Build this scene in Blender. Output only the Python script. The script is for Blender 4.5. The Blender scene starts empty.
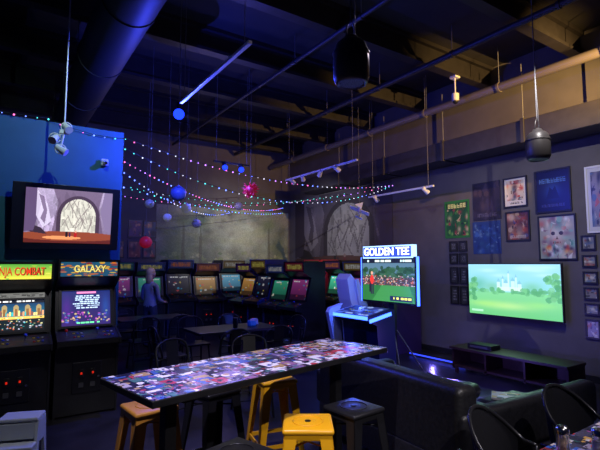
import bpy, bmesh, math, random
import numpy as np
from mathutils import Vector, Matrix, Euler
R = random.Random(7)
NR = np.random.RandomState(5)
sc = bpy.context.scene
try:
    sc.view_settings.view_transform = 'Standard'
    sc.view_settings.look = 'None'
except Exception: pass

# ------------------------------------------------------------------ materials
MATS = {}
def mat(name, col=(0.5,0.5,0.5), rough=0.5, metal=0.0, emit=None, es=0.0, var=0.0, vscale=8.0, bump=0.0, trans=0.0, coat=0.0):
    """col in linear"""
    if name in MATS: return MATS[name]
    m = bpy.data.materials.new(name); m.use_nodes = True
    nt = m.node_tree; b = nt.nodes['Principled BSDF']
    b.inputs['Base Color'].default_value = (*col,1)
    b.inputs['Roughness'].default_value = rough
    b.inputs['Metallic'].default_value = metal
    if trans: b.inputs['Transmission Weight'].default_value = trans
    if coat: b.inputs['Coat Weight'].default_value = coat
    if emit is not None:
        b.inputs['Emission Color'].default_value = (*emit,1)
        b.inputs['Emission Strength'].default_value = es
    if var or bump:
        tc = nt.nodes.new('ShaderNodeTexCoord'); n = nt.nodes.new('ShaderNodeTexNoise')
        n.inputs['Scale'].default_value = vscale; n.inputs['Detail'].default_value = 5
        nt.links.new(tc.outputs['Object'], n.inputs['Vector'])
        if var:
            r = nt.nodes.new('ShaderNodeValToRGB')
            r.color_ramp.elements[0].position = 0.3; r.color_ramp.elements[1].position = 0.7
            r.color_ramp.elements[0].color = (*[max(0,c*(1-var)) for c in col],1)
            r.color_ramp.elements[1].color = (*[min(1,c*(1+var)) for c in col],1)
            nt.links.new(n.outputs['Fac'], r.inputs['Fac'])
            nt.links.new(r.outputs['Color'], b.inputs['Base Color'])
        if bump:
            bp = nt.nodes.new('ShaderNodeBump'); bp.inputs['Strength'].default_value = bump
            bp.inputs['Distance'].default_value = 0.01
            nt.links.new(n.outputs['Fac'], bp.inputs['Height'])
            nt.links.new(bp.outputs['Normal'], b.inputs['Normal'])
    MATS[name] = m
    return m
def paintmat(name, es=0.0, rough=0.5):
    if name in MATS: return MATS[name]
    m = bpy.data.materials.new(name); m.use_nodes = True
    nt = m.node_tree; b = nt.nodes['Principled BSDF']
    a = nt.nodes.new('ShaderNodeAttribute'); a.attribute_name = 'Col'
    b.inputs['Roughness'].default_value = rough
    if es > 0:
        b.inputs['Base Color'].default_value = (0.01,0.01,0.01,1)
        nt.links.new(a.outputs['Color'], b.inputs['Emission Color'])
        b.inputs['Emission Strength'].default_value = es
    else:
        nt.links.new(a.outputs['Color'], b.inputs['Base Color'])
    MATS[name] = m
    return m

BLACK = mat('black_laminate',(0.014,0.014,0.016),0.35,var=0.3)
BLACKM = mat('black_metal',(0.022,0.022,0.027),0.35,0.5)
PLASTIC = mat('black_plastic',(0.01,0.01,0.01),0.4)
LEATHER = mat('black_leather',(0.013,0.013,0.016),0.4,var=0.3,vscale=30,bump=0.3)
YELLOW = mat('yellow_paint',(0.85,0.42,0.01),0.35,0.0,var=0.08,vscale=5)
WOODOR = mat('orange_paint',(0.5,0.22,0.03),0.4,0.0,var=0.15,vscale=6)
WHITE = mat('white_paint',(0.6,0.6,0.62),0.4)
CHROME = mat('chrome',(0.6,0.6,0.62),0.2,1.0)
CORD = mat('cable_grey',(0.12,0.12,0.13),0.5)

# ------------------------------------------------------------------ mesh builder
class MB:
    def __init__(s): s.v=[]; s.f=[]; s.m=[]; s.sm=[]; s.mats=[]
    def mi(s,m):
        if m not in s.mats: s.mats.append(m)
        return s.mats.index(m)
    def add(s,vs,fs,m,smooth=False,M=None):
        o=len(s.v); k=s.mi(m)
        for p in vs:
            p=Vector(p)
            if M is not None: p=M@p
            s.v.append(p[:])
        for f in fs: s.f.append(tuple(i+o for i in f)); s.m.append(k); s.sm.append(smooth)
    def box(s,c,d,m,rot=(0,0,0),bev=0.0,seg=2,taper=1.0):
        bm=bmesh.new(); bmesh.ops.create_cube(bm,size=1.0)
        for v in bm.verts:
            t = taper if v.co.z<0 else 1.0
            v.co=Vector((v.co.x*d[0]*t,v.co.y*d[1]*t,v.co.z*d[2]))
        if bev>0: bmesh.ops.bevel(bm,geom=bm.edges[:]+bm.verts[:],offset=bev,segments=seg,affect='EDGES',profile=0.5)
        M=Matrix.Translation(c)@Euler(rot).to_matrix().to_4x4()
        bm.verts.index_update()
        s.add([v.co.copy() for v in bm.verts],[[v.index for v in f.verts] for f in bm.faces],m,bev>0.015,M)
        bm.free()
    def cyl(s,p0,p1,r0,m,r1=None,n=12,smooth=True):
        if r1 is None: r1=r0
        p0=Vector(p0); p1=Vector(p1); z=(p1-p0).normalized()
        x=z.orthogonal().normalized(); y=z.cross(x)
        vs=[]
        for (p,r) in ((p0,r0),(p1,r1)):
            for i in range(n):
                a=2*math.pi*i/n; vs.append(p+x*r*math.cos(a)+y*r*math.sin(a))
        fs=[[i,(i+1)%n,n+(i+1)%n,n+i] for i in range(n)]
        s.add(vs,fs,m,smooth)
        s.add(vs[:n],[list(range(n))[::-1]],m); s.add(vs[n:],[list(range(n))],m)
    def tube(s,pts,r,m,n=8,closed=False):
        pts=[Vector(p) for p in pts]; N=len(pts); vs=[]; up=None
        for i,p in enumerate(pts):
            if closed: t=(pts[(i+1)%N]-pts[i-1])
            else: t=(pts[min(i+1,N-1)]-pts[max(i-1,0)])
            t.normalize()
            if up is None: x=t.orthogonal().normalized()
            else:
                x=up-t*up.dot(t)
                x = x.normalized() if x.length>1e-5 else t.orthogonal().normalized()
            up=x; y=t.cross(x)
            for k in range(n):
                a=2*math.pi*k/n; vs.append(p+x*r*math.cos(a)+y*r*math.sin(a))
        fs=[]
        for i in range(N if closed else N-1):
            j=(i+1)%N
            for k in range(n): fs.append([i*n+k,i*n+(k+1)%n,j*n+(k+1)%n,j*n+k])
        if not closed: fs.append(list(range(n))[::-1]); fs.append([(N-1)*n+k for k in range(n)])
        s.add(vs,fs,m,True)
    def prism(s,prof,x0,x1,m):
        n=len(prof)
        vs=[(x0,y,z) for y,z in prof]+[(x1,y,z) for y,z in prof]
        fs=[[i,(i+1)%n,n+(i+1)%n,n+i] for i in range(n)]+[list(range(n))[::-1],list(range(n,2*n))]
        s.add(vs,fs,m)
    def lathe(s,c,prof,m,n=24,M=None):
        vs=[];fs=[];c=Vector(c)
        for r,z in prof:
            for i in range(n):
                a=2*math.pi*i/n; p=Vector((r*math.cos(a),r*math.sin(a),z))
                if M is not None: p=M@p
                vs.append(c+p)
        for j in range(len(prof)-1):
            for i in range(n): fs.append([j*n+i,j*n+(i+1)%n,(j+1)*n+(i+1)%n,(j+1)*n+i])
        s.add(vs,fs,m,True)
    def ball(s,c,r,m,n=12,sc3=(1,1,1),rot=None):
        bm=bmesh.new(); bmesh.ops.create_uvsphere(bm,u_segments=n,v_segments=max(6,n*2//3),radius=r)
        M=Matrix.Translation(c)@(Euler(rot).to_matrix().to_4x4() if rot else Matrix.Identity(4))@Matrix.Diagonal((*sc3,1))
        bm.verts.index_update()
        s.add([v.co.copy() for v in bm.verts],[[v.index for v in f.verts] for f in bm.faces],m,True,M); bm.free()
    def ico(s,c,r,m,sub=1):
        bm=bmesh.new(); bmesh.ops.create_icosphere(bm,subdivisions=sub,radius=r); bm.verts.index_update()
        s.add([v.co.copy() for v in bm.verts],[[v.index for v in f.verts] for f in bm.faces],m,True,Matrix.Translation(c)); bm.free()
    def obj(s,name,loc=(0,0,0),rz=0.0,parent=None):
        me=bpy.data.meshes.new(name); me.from_pydata(s.v,[],s.f)
        for m in s.mats: me.materials.append(m)
        me.polygons.foreach_set('material_index',s.m); me.polygons.foreach_set('use_smooth',s.sm)
        bm=bmesh.new(); bm.from_mesh(me); bmesh.ops.recalc_face_normals(bm,faces=bm.faces[:]); bm.to_mesh(me); bm.free()
        me.update()
        o=bpy.data.objects.new(name,me); sc.collection.objects.link(o)
        o.location=loc; o.rotation_euler=(0,0,rz)
        if parent: o.parent=parent
        return o

# ------------------------------------------------------------------ canvas (painted artwork as colour attributes)
class Cv:
    def __init__(s,nx,ny,bg=(0,0,0)):
        s.nx=nx; s.ny=ny; s.a=np.zeros((ny,nx,3)); s.a[:]=bg
        s.U,s.V=np.meshgrid((np.arange(nx)+.5)/nx,(np.arange(ny)+.5)/ny)
    def put(s,mask,c,al=1.0): s.a[mask]=s.a[mask]*(1-al)+np.array(c)*al; return s
    def rect(s,u0,v0,u1,v1,c,al=1.0): return s.put((s.U>=u0)&(s.U<=u1)&(s.V>=v0)&(s.V<=v1),c,al)
    def ell(s,cu,cv,ru,rv,c,al=1.0): return s.put(((s.U-cu)/ru)**2+((s.V-cv)/rv)**2<=1,c,al)
    def soft(s,cu,cv,ru,rv,c,al=1.0):
        w=np.exp(-(((s.U-cu)/ru)**2+((s.V-cv)/rv)**2)*1.2)[...,None]*al
        s.a=s.a*(1-w)+np.array(c)*w; return s
    def poly(s,pts,c,al=1.0):
        ins=np.zeros_like(s.U,bool); n=len(pts)
        for i in range(n):
            x0,y0=pts[i]; x1,y1=pts[(i+1)%n]
            if y0==y1: continue
            cr=((s.V<y0)!=(s.V<y1))&(s.U<(x1-x0)*(s.V-y0)/(y1-y0)+x0)
            ins^=cr
        return s.put(ins,c,al)
    def grad(s,c0,c1,v0=0,v1=1):
        t=np.clip((s.V-v0)/(v1-v0),0,1)[...,None]; m=(s.V>=v0)&(s.V<=v1)
        g=np.array(c0)*(1-t)+np.array(c1)*t; s.a[m]=g[m]; return s
    def noise(s,amt,k=1):
        n=NR.rand(s.ny//k+1,s.nx//k+1); n=np.kron(n,np.ones((k,k)))[:s.ny,:s.nx]
        s.a*=(1-amt+2*amt*n[...,None]); return s
    def blobs(s,n,pal,r,v0=0,v1=1,u0=0,u1=1):
        for _ in range(n):
            s.ell(R.uniform(u0,u1),R.uniform(v0,v1),R.uniform(.4,1)*r,R.uniform(.4,1)*r,R.choice(pal),.8)
        return s
    def lines(s,u0,v0,u1,v1,n,c,fill=.7):
        h=(v1-v0)/n
        for i in range(n):
            u=u0+R.uniform(0,.15)*(u1-u0)
            while u<u1-.03:
                w=R.uniform(.03,.12)*(u1-u0)*1.5
                if R.random()<fill: s.rect(u,v0+i*h+h*.25,min(u1,u+w*.8),v0+i*h+h*.8,c)
                u+=w
        return s
    def letters(s,u0,v0,u1,v1,n,c,c2=None):
        w=(u1-u0)/n; h=v1-v0
        for i in range(n):
            a=u0+i*w+w*.08; b=a+w*.84
            if c2: s.rect(a-w*.06,v0-h*.08,b+w*.06,v1+h*.08,c2)
        for i in range(n):
            a=u0+i*w+w*.08; b=a+w*.84; t=w*.26
            s.rect(a,v0,a+t,v1,c)
            k=R.randrange(4)
            if k in (0,1): s.rect(b-t,v0,b,v1,c)
            if k in (0,2): s.rect(a,v1-h*.22,b,v1,c)
            if k in (1,2,3): s.rect(a,v0+h*.4,b,v0+h*.6,c)
            if k in (2,3): s.rect(a,v0,b,v0+h*.22,c)
        return s
def panel(name,cv,w,h,es,parent=None,loc=(0,0,0),rot=(0,0,0),rough=0.45,horizontal=False):
    nx,ny=cv.nx,cv.ny
    xs=np.linspace(-w/2,w/2,nx+1); zs=np.linspace(-h/2,h/2,ny+1)
    X,Z=np.meshgrid(xs,zs)
    if horizontal: co=np.stack([X,Z,np.zeros_like(X)],-1).reshape(-1,3)
    else: co=np.stack([X,np.zeros_like(X),Z],-1).reshape(-1,3)
    i,j=np.meshgrid(np.arange(nx),np.arange(ny))
    a=(j*(nx+1)+i).ravel(); F=np.stack([a,a+1,a+nx+2,a+nx+1],-1)
    me=bpy.data.meshes.new(name); me.from_pydata(co.tolist(),[],F.tolist())
    ca=me.color_attributes.new('Col','FLOAT_COLOR','CORNER')
    c=np.clip(cv.a,0,1); c=np.where(c<=.04045,c/12.92,((c+.055)/1.055)**2.4).reshape(-1,3)
    c4=np.concatenate([c,np.ones((len(c),1))],1); c4=np.repeat(c4,4,axis=0)
    ca.data.foreach_set('color',c4.ravel().astype(np.float32))
    me.materials.append(paintmat(('lit_art_%g'%es if es else 'printed_art_%g'%rough),es,rough))
    o=bpy.data.objects.new(name,me); sc.collection.objects.link(o)
    o.location=loc; o.rotation_euler=rot
    if parent: o.parent=parent
    return o
def text(name,body,size,m,parent,loc,rot,ext=0.004,sx=1.0):
    cu=bpy.data.curves.new(name,'FONT'); cu.body=body; cu.size=size; cu.extrude=ext
    cu.align_x='CENTER'; cu.align_y='CENTER'; cu.materials.append(m); cu.offset=size*0.015
    o=bpy.data.objects.new(name,cu); sc.collection.objects.link(o)
    o.location=loc; o.rotation_euler=rot; o.parent=parent; o.scale=(sx,1,1)
    return o
def light(name,kind,loc,energy,col,target=None,ang=60,blend=.6,size=0.0,rad=0.0):
    l=bpy.data.lights.new(name,kind); l.energy=energy; l.color=col
    if kind in('POINT','SPOT'): l.shadow_soft_size=rad
    if kind=='SPOT': l.spot_size=math.radians(ang); l.spot_blend=blend
    if kind=='AREA': l.size=size
    o=bpy.data.objects.new(name,l); sc.collection.objects.link(o); o.location=loc
    if target is not None:
        o.rotation_euler=(Vector(target)-Vector(loc)).to_track_quat('-Z','Y').to_euler()
    return o

# ------------------------------------------------------------------ room
RX,BY,CH=7.2,11.3,5.2
LX,FY=-3.0,-3.0
WALLG=mat('wall_charcoal',(0.09,0.083,0.09),0.75,var=0.12,vscale=3,bump=0.15)
CEIL=mat('ceiling_black',(0.014,0.013,0.017),0.8,var=0.3,vscale=2)
FLOORM=mat('floor_dark_concrete',(0.022,0.02,0.026),0.35,var=0.5,vscale=2.5,bump=0.1)
TEAL=mat('wall_teal',(0.02,0.13,0.18),0.6,var=0.12,vscale=2.5,bump=0.1)
def slab(name,x0,x1,y0,y1,z0,z1,m):
    b=MB(); b.box(((x0+x1)/2,(y0+y1)/2,(z0+z1)/2),(x1-x0,y1-y0,z1-z0),m); return b.obj(name)
slab('floor',LX-.15,RX+.15,FY-.15,BY+.15,-.15,0,FLOORM)
slab('ceiling',LX-.15,RX+.15,FY-.15,BY+.15,CH,CH+.15,CEIL)
slab('wall_right',RX,RX+.15,FY-.15,BY+.15,0,CH,WALLG)
slab('wall_back',LX-.15,RX,BY,BY+.15,0,CH,WALLG)
slab('wall_left',LX-.15,LX,FY,BY,0,CH,TEAL)
slab('wall_front',LX,RX,FY-.15,FY,0,CH,WALLG)
slab('wall_partition',LX,1.37,6.4,6.55,0,3.5,TEAL)
slab('baseboard_right',RX-.02,RX,FY,BY,0,.1,BLACK)
slab('baseboard_back',LX,RX-.02,BY-.02,BY,0,.1,BLACK)
slab('baseboard_partition',LX,1.37,6.385,6.4,0,.1,BLACK)
def cave_art(nx,ny,sat=1.0,dim=1.0):
    c=Cv(nx,ny,(.5,.46,.55)); c.grad((.42,.36,.47),(.66,.6,.72)); c.noise(.05,3)
    for _ in range(80): 
        g=R.uniform(.3,.85); u0=R.random(); v0=R.uniform(.2,1.05)
        c.poly([(u0,v0),(u0+R.uniform(.02,.06),v0-R.uniform(.05,.25)),(u0+R.uniform(-.02,.03),v0-R.uniform(.2,.35)),(u0-R.uniform(.01,.04),v0-R.uniform(.05,.2))],(g,g*.9,g*1.08),.5)
    c.poly([(.3,1),(.36,.75),(.3,.2),(.9,.2),(.84,.7),(.88,1)],(.36,.29,.38),.75)
    c.ell(.6,.5,.25,.4,(.26,.2,.26)); c.rect(.35,.15,.85,.5,(.26,.2,.26))
    m=(((c.U-.6)/.205)**2+((c.V-.5)/.34)**2<=1)|((c.U>=.395)&(c.U<=.805)&(c.V>=.18)&(c.V<=.5))
    c.put(m,(.78,.77,.72))
    for k in range(90):
        u=R.uniform(.4,.8); v=R.uniform(.2,.8); g=R.uniform(.5,.9); w=R.uniform(.006,.02); mm=m&(abs(c.U-u)<w)&(abs(c.V-v)<R.uniform(.02,.07)); c.put(mm,(g,g*.98,g*.92),.55)
    for k in range(26):
        u=R.uniform(.42,.78); v=R.uniform(.3,.8); mm=m&(abs((c.U-u)+(c.V-v)*R.uniform(-.5,.5))<.005)&(abs(c.V-v)<.1); c.put(mm,(.45,.4,.4),.7)
    c.rect(0,0,1,.18,(.34,.13,.1)); c.ell(.5,.13,.6,.09,(.52,.25,.16)); c.ell(.42,.1,.22,.035,(.85,.55,.35)); c.poly([(.05,.2),(.1,.32),(.18,.28),(.25,.16)],(.2,.15,.2))
    c.poly([(0,1),(0,.2),(.1,.22),(.17,.7),(.12,1)],(.34,.27,.4)); c.poly([(.12,.98),(.24,.72),(.29,.4),(.2,.28),(.12,.5)],(.82,.78,.87),.8); c.poly([(.9,1),(.86,.6),(.93,.25),(1,.2),(1,1)],(.48,.42,.55))
    c.poly([(.14,.9),(.2,.6),(.17,.45),(.22,.35),(.24,.6),(.2,.85)],(.4,.33,.45),.8)
    c.rect(.46,.12,.485,.22,(.1,.08,.1)); c.rect(.5,.12,.515,.2,(.15,.1,.3)); c.rect(.56,.12,.59,.2,(.65,.1,.1)); c.ell(.575,.22,.012,.02,(.8,.6,.5))
    c.a=c.a*dim
    if sat<1: g=c.a.mean(-1,keepdims=True); c.a=g+(c.a-g)*sat
    return c
# projected film images on the far walls, their light painted as panel colour
c=Cv(190,92,(.44,.47,.42)); c.grad((.34,.38,.33),(.52,.53,.5)); c.noise(.04,2)
for _ in range(170):
    g=R.uniform(.3,.64); q=R.choice([(1,1.04,.92),(1,.98,.96),(.94,1.04,1)]); c.soft(R.random(),R.random(),R.uniform(.015,.05),R.uniform(.03,.1),(g*q[0],g*q[1],g*q[2]),.6)
c.soft(.62,.55,.2,.28,(.72,.75,.68),.55); c.soft(.12,.3,.1,.3,(.3,.36,.28),.6); c.soft(.92,.35,.08,.35,(.27,.33,.27),.6); c.soft(.45,.08,.4,.09,(.3,.33,.28),.7)
for _ in range(60): c.ell(R.random(),R.uniform(.02,.3),R.uniform(.006,.02),R.uniform(.01,.04),R.choice([(.3,.38,.28),(.45,.5,.36),(.6,.6,.5)]),.6)
for u in(.18,.3,.83): c.poly([(u-.012,.1),(u-.006,.75),(u+.006,.75),(u+.014,.1)],(.3,.3,.27),.6); c.soft(u,.78,.07,.12,(.33,.4,.3),.7)
c.noise(.08,1)
mb=MB(); mb.box((0,.008,0),(3.9,.006,1.7),BLACK); mo=mb.obj('projected_image',(5.2,BY-.016,2.35)); panel('projection_art',c,3.9,1.7,0,mo,(0,0,0),rough=.8)
mb=MB(); mb.box((0,.008,0),(3.9,.006,2.1),BLACK); mo=mb.obj('projected_image',(RX-.016,9.0,2.5),-math.pi/2); panel('projection_art',cave_art(160,90,.6,.55),3.9,2.1,0,mo,(0,0,0),rough=.8)

# ceiling joists
JST=mat('joist_dark_steel',(0.02,0.018,0.022),0.5,0.3,var=.2)
b=MB()
for y in (-1.4,.1,1.6,3.1,4.6,6.1,7.6,9.1,10.6):
    for zz,hh,ww in ((CH-.03,.06,.16),(CH-.36,.05,.16)): b.box(((LX+RX)/2,y,zz),(RX-LX-.02,ww,hh),JST)
    b.box(((LX+RX)/2,y,CH-.2),(RX-LX-.02,.03,.3),JST)
b.obj('ceiling_joists')
DUCT=mat('duct_black',(0.011,0.01,0.014),0.6,0.1,var=.15)
def duct(name,x,z,r,y0,y1,m):
    b=MB(); b.cyl((x,y0,z),(x,y1,z),r,m,n=28)
    for y in (-1.4,.1,1.6,3.1,4.6,6.1,7.6,9.1):
        b.cyl((x,y-.02,z),(x,y+.02,z),r+.012,m,n=28); 
        b.cyl((x-r,y,z),(x-r,y,CH-.39),.006,CORD,n=5); b.cyl((x+r,y,z),(x+r,y,CH-.39),.006,CORD,n=5)
    return b.obj(name)
duct('air_duct',1.0,4.38,.28,-2.7,9.4,DUCT)
DUCT2=mat('rect_duct_grey',(0.035,0.032,0.036),0.5,0.1,var=.15)
b=MB()
b.box((6.84,3.6,3.74),(.5,12.4,.34),DUCT2,bev=.01)
y=-2.3
while y<9.7: 
    b.box((6.84,y,3.74),(.54,.05,.38),DUCT2); b.cyl((6.62,y,3.85),(6.62,y,CH-.4),.008,CORD,n=5); y+=1.5
b.obj('rectangular_air_duct')
STREAK_PIPE=mat('streak_pipe',(0.16,0.14,0.12),0.45,0.2); PIPED=mat('pipe_dark',(0.03,0.028,0.03),0.5,0.2)
for nm,x,z,r,pm in(('ceiling_pipe',6.5,4.5,.07,STREAK_PIPE),('ceiling_pipe',5.35,4.74,.045,PIPED),('ceiling_pipe',3.6,4.75,.03,PIPED)):  # first, lighter pipe is added to stand in for an amber lens streak
    b=MB(); b.cyl((0,-2.8,0),(0,11.2,0),r,pm,n=16); y=-2
    while y<11: b.cyl((0,y,0),(0,y,CH-z-.01),.006,CORD,n=5); b.cyl((0,y-.02,0),(0,y+.02,0),r+.01,pm,n=16); y+=1.5
    b.obj(nm,(x,0,z))

# ------------------------------------------------------------------ pendant speakers
SPK=mat('speaker_black',(0.05,0.045,0.046),0.4,0.1)
def speaker(loc,s=1.0):
    b=MB()
    b.lathe((0,0,0),[(0,.012),(.09*s,.012),(.1*s,0),(.118*s,.015*s),(.13*s,.05*s),(.133*s,.14*s),(.128*s,.24*s),(.11*s,.30*s),(.085*s,.325*s),(.06*s,.33*s),(.05*s,.36*s),(.02*s,.375*s),(0,.378*s)],SPK,n=32)
    b.lathe((0,0,.008),[(0,0),(.085*s,.0)],mat('speaker_grille',(.09,.085,.08),.6,.3,var=.8,vscale=150),n=24)
    b.lathe((0,0,0),[(.134*s,.225*s),(.137*s,.235*s),(.13*s,.245*s)],SPK,n=32)
    b.tube([(-.05*s,0,.33*s),(-.035*s,0,.44*s),(0,0,.5*s),(.035*s,0,.44*s),(.05*s,0,.33*s)],.006,SPK)
    b.cyl((0,0,.5*s),(0,0,CH-loc[2]),.005,CORD,n=6)
    b.tube([(.03,0,.36*s),(.05,.01,.6),(.012,0,.9),(.01,0,CH-loc[2])],.004,CORD,n=5)
    return b.obj('pendant_speaker',loc)
speaker((1.97,2.30,2.93),.95)
speaker((5.12,2.7,2.89),1.0)

# ------------------------------------------------------------------ track lights
def track(x,y0,y1,z,heads,lampm=None):
    b=MB(); ym=(y0+y1)/2
    b.box((0,0,0),(.04,y1-y0,.035),WHITE,bev=.004)
    for yy in (y0+.12,y1-.12): b.cyl((0,yy-ym,0),(0,yy-ym,CH-z),.004,CORD,n=5)
    for (yy,az,el) in heads:
        p=Vector((0,yy-ym,-.05)); d=Vector((math.cos(el)*math.cos(az),math.cos(el)*math.sin(az),math.sin(el)))
        b.cyl((0,yy-ym,0),p,.012,WHITE,n=8); b.cyl(p-d*.07,p+d*.08,.035,WHITE,r1=.045,n=16)
        b.cyl(p+d*.078,p+d*.082,.036,lampm or CHROME,n=14)
    return b.obj('track_light',(x,ym,z))
BLUEL=mat('blue_lamp',(0,0,0),1.0,emit=(.008,.03,1.0),es=3.5)
BLUEL.node_tree.nodes['Principled BSDF'].inputs['Specular IOR Level'].default_value=0
track(1.86,3.6,5.5,3.76,[])
track(5.1,5.82,8.14,3.5,[(7.9,0.3,-.5),(7.5,.8,-.4),(6.9,1.2,-.5),(6.4,-.2,-.6)])
track(6.45,5.3,7.0,3.1,[(6.8,0.2,-.6),(5.5,-.2,-.6)])
b=MB(); b.box((0,0,0),(.7,.03,.03),BLACKM)
for x in(-.3,.3): b.cyl((x,0,0),(x,0,CH-3.5),.004,CORD,n=5)
for x in(-.15,.17):
    b.cyl((x,0,0),(x,-.03,-.08),.04,BLACKM); b.ico((x,-.045,-.1),.05,BLUEL,2)
b.obj('blue_spotlight_bar',(3.42,7.3,3.5))
b=MB()
b.ico((0,0,0),.07,BLUEL,3); b.cyl((0,0,.06),(0,0,.15),.035,BLACKM); b.cyl((0,0,.14),(0,0,CH-3.65),.004,CORD,n=5)
b.obj('hanging_blue_bulb',(1.88,5.64,3.65))
# white spotlight cluster upper left
b=MB()
b.cyl((0,0,0),(0,0,CH-3.15),.008,WHITE,n=8); b.box((0,0,0),(.1,.04,.04),WHITE)
for (dx,dz,ax) in((0.02,.06,(.3,-.7,-.6)),(-.09,-.08,(-.4,-.6,-.6)),(-.03,-.2,(.7,-.3,-.5))):
    d=Vector(ax).normalized(); p=Vector((dx,0,dz)); b.cyl((0,0,0),p,.01,WHITE,n=8)
    b.cyl(p-d*.06,p+d*.07,.03,WHITE,r1=.045,n=16); b.tube([p+Vector((.055*math.cos(a),0,.055*math.sin(a))) for a in [k*.4 for k in range(16)]],.006,WHITE,n=6)
b.obj('ceiling_spotlight_cluster',(.56,5.6,3.18))
b=MB(); b.box((0,-.02,0),(.09,.04,.09),WHITE,bev=.01); b.cyl((0,-.04,0),(0,-.1,-.02),.03,WHITE); b.cyl((0,-.1,-.02),(0,-.11,-.022),.02,PLASTIC)
b.obj('security_camera',(1.13,6.38,3.05))
b=MB(); b.cyl((0,0,0),(0,0,.3),.012,WHITE); b.cyl((0,0,-.1),(0,0,.02),.055,WHITE,r1=.06); b.ball((0,0,-.1),.05,PLASTIC); b.box((0,0,.3),(.12,.12,.03),WHITE)
b.obj('dome_camera',(6.2,4.6,4.5))
# hanging white model plane
b=MB()
b.cyl((-.2,0,0),(.2,0,0),.025,WHITE,r1=.012,n=10); b.box((-.03,0,.01),(.1,.42,.012),WHITE,bev=.003)
b.box((.18,0,.0),(.05,.16,.01),WHITE); b.box((.18,0,.04),(.05,.01,.08),WHITE); b.cyl((-.2,0,0),(-.21,0,0),.1,WHITE,n=3)
o=b.obj('hanging_model_airplane',(6.0,6.8,2.74)); o.rotation_euler=(.5,.6,.9)
b2=MB(); b2.cyl((0,0,0),(0,0,CH-2.74),.003,CORD,n=5); c=b2.obj('string',(0,0,0),0,o); c.rotation_euler=o.rotation_euler.to_matrix().inverted().to_euler()

# ------------------------------------------------------------------ string lights
LC=[mat('bulb_pink',(0,0,0),.5,emit=(1,.15,.5),es=3),mat('bulb_teal',(0,0,0),.5,emit=(.08,.7,.7),es=2.6),mat('bulb_blue',(0,0,0),.5,emit=(.12,.2,1),es=5),mat('bulb_violet',(0,0,0),.5,emit=(.5,.2,1),es=4),mat('bulb_white',(0,0,0),.5,emit=(.8,.8,1),es=2)]
WIRE=mat('wire_dark',(.01,.02,.015),.6)
b=MB()
def strand(p0,p1,sag,pal,step=.12,r=.0105):
    p0=Vector(p0);p1=Vector(p1);L=(p1-p0).length;n=int(L/step);pts=[]
    for i in range(n+1):
        t=i/n; p=p0.lerp(p1,t); p.z-=4*sag*t*(1-t); pts.append(p)
    b.tube(pts[::2]+([pts[-1]] if n%2 else []),.004,WIRE,n=4)
    for i,p in enumerate(pts): b.ico(p+Vector((0,0,-.012)),r*R.uniform(.6,1.15),LC[pal[(i//3)%len(pal)] if R.random()<.75 else R.choice(pal)],1)
E=(7.1,6.95,3.42); pc=(1.385,6.37)
strand((*pc,3.42),E,.28,[0,2,4,3]); strand((*pc,3.28),E,.55,[1,2,4]); strand((*pc,3.1),(6.9,11.2,3.35),.3,[0,3,2])
strand((*pc,2.95),(5.2,11.2,3.1),.25,[2,4,2],.16); strand((*pc,2.75),(6.9,11.2,3.2),.15,[2,1],.18); strand((2.2,11.2,3.35),E,.35,[3,0,1],.15)
strand((2.6,11.2,3.55),(7.1,8.6,3.45),.3,[1,4,1],.15)
strand((-1.5,6.33,3.64),(.45,6.33,3.52),.05,[0,2,1]); strand((.45,6.33,3.52),(1.385,6.37,3.42),.06,[0,2,1])
b.obj('fairy_lights')

# ornaments
def orn(loc,r,m,spiky=False,name='hanging_paper_ball'):
    b=MB()
    if spiky:
        for k in range(90):
            a=R.uniform(0,6.28); c=R.uniform(-1,1); s_=math.sqrt(1-c*c); d=Vector((s_*math.cos(a),s_*math.sin(a),c))
            b.cyl(d*r*.3,d*r*R.uniform(.85,1.1),r*.12,m,r1=r*.02,n=5)
        b.ball((0,0,0),r*.6,m)
    else:
        N=10; prof=[]
        for j in range(N+1):
            ph=math.pi*j/N-math.pi/2; prof.append((r*math.cos(ph)*(1+.04*(j%2))+.001,r*math.sin(ph)))
        b.lathe((0,0,0),prof,m,n=20)
        b.cyl((0,0,r),(0,0,r*1.15),r*.15,CHROME,n=8)
    b.cyl((0,0,r*.9),(0,0,CH-loc[2]),.003,CORD,n=4)
    return b.obj(name,loc)
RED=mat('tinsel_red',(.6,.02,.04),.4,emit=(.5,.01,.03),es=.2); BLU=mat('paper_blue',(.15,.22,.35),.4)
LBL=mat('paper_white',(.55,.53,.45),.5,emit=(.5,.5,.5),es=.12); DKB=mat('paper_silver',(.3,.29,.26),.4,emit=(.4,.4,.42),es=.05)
orn((3.72,7.14,3.02),.16,RED,True); orn((2.31,6.87,2.8),.12,BLU); orn((2.59,7.29,2.63),.085,LBL); orn((1.94,7.12,2.64),.07,DKB)
orn((2.92,7.67,2.42),.08,DKB); orn((2.25,7.2,2.45),.065,LBL); orn((2.04,7.65,2.06),.1,RED,False,'hanging_paper_lantern'); orn((4.3,8.8,2.95),.09,DKB)

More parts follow.
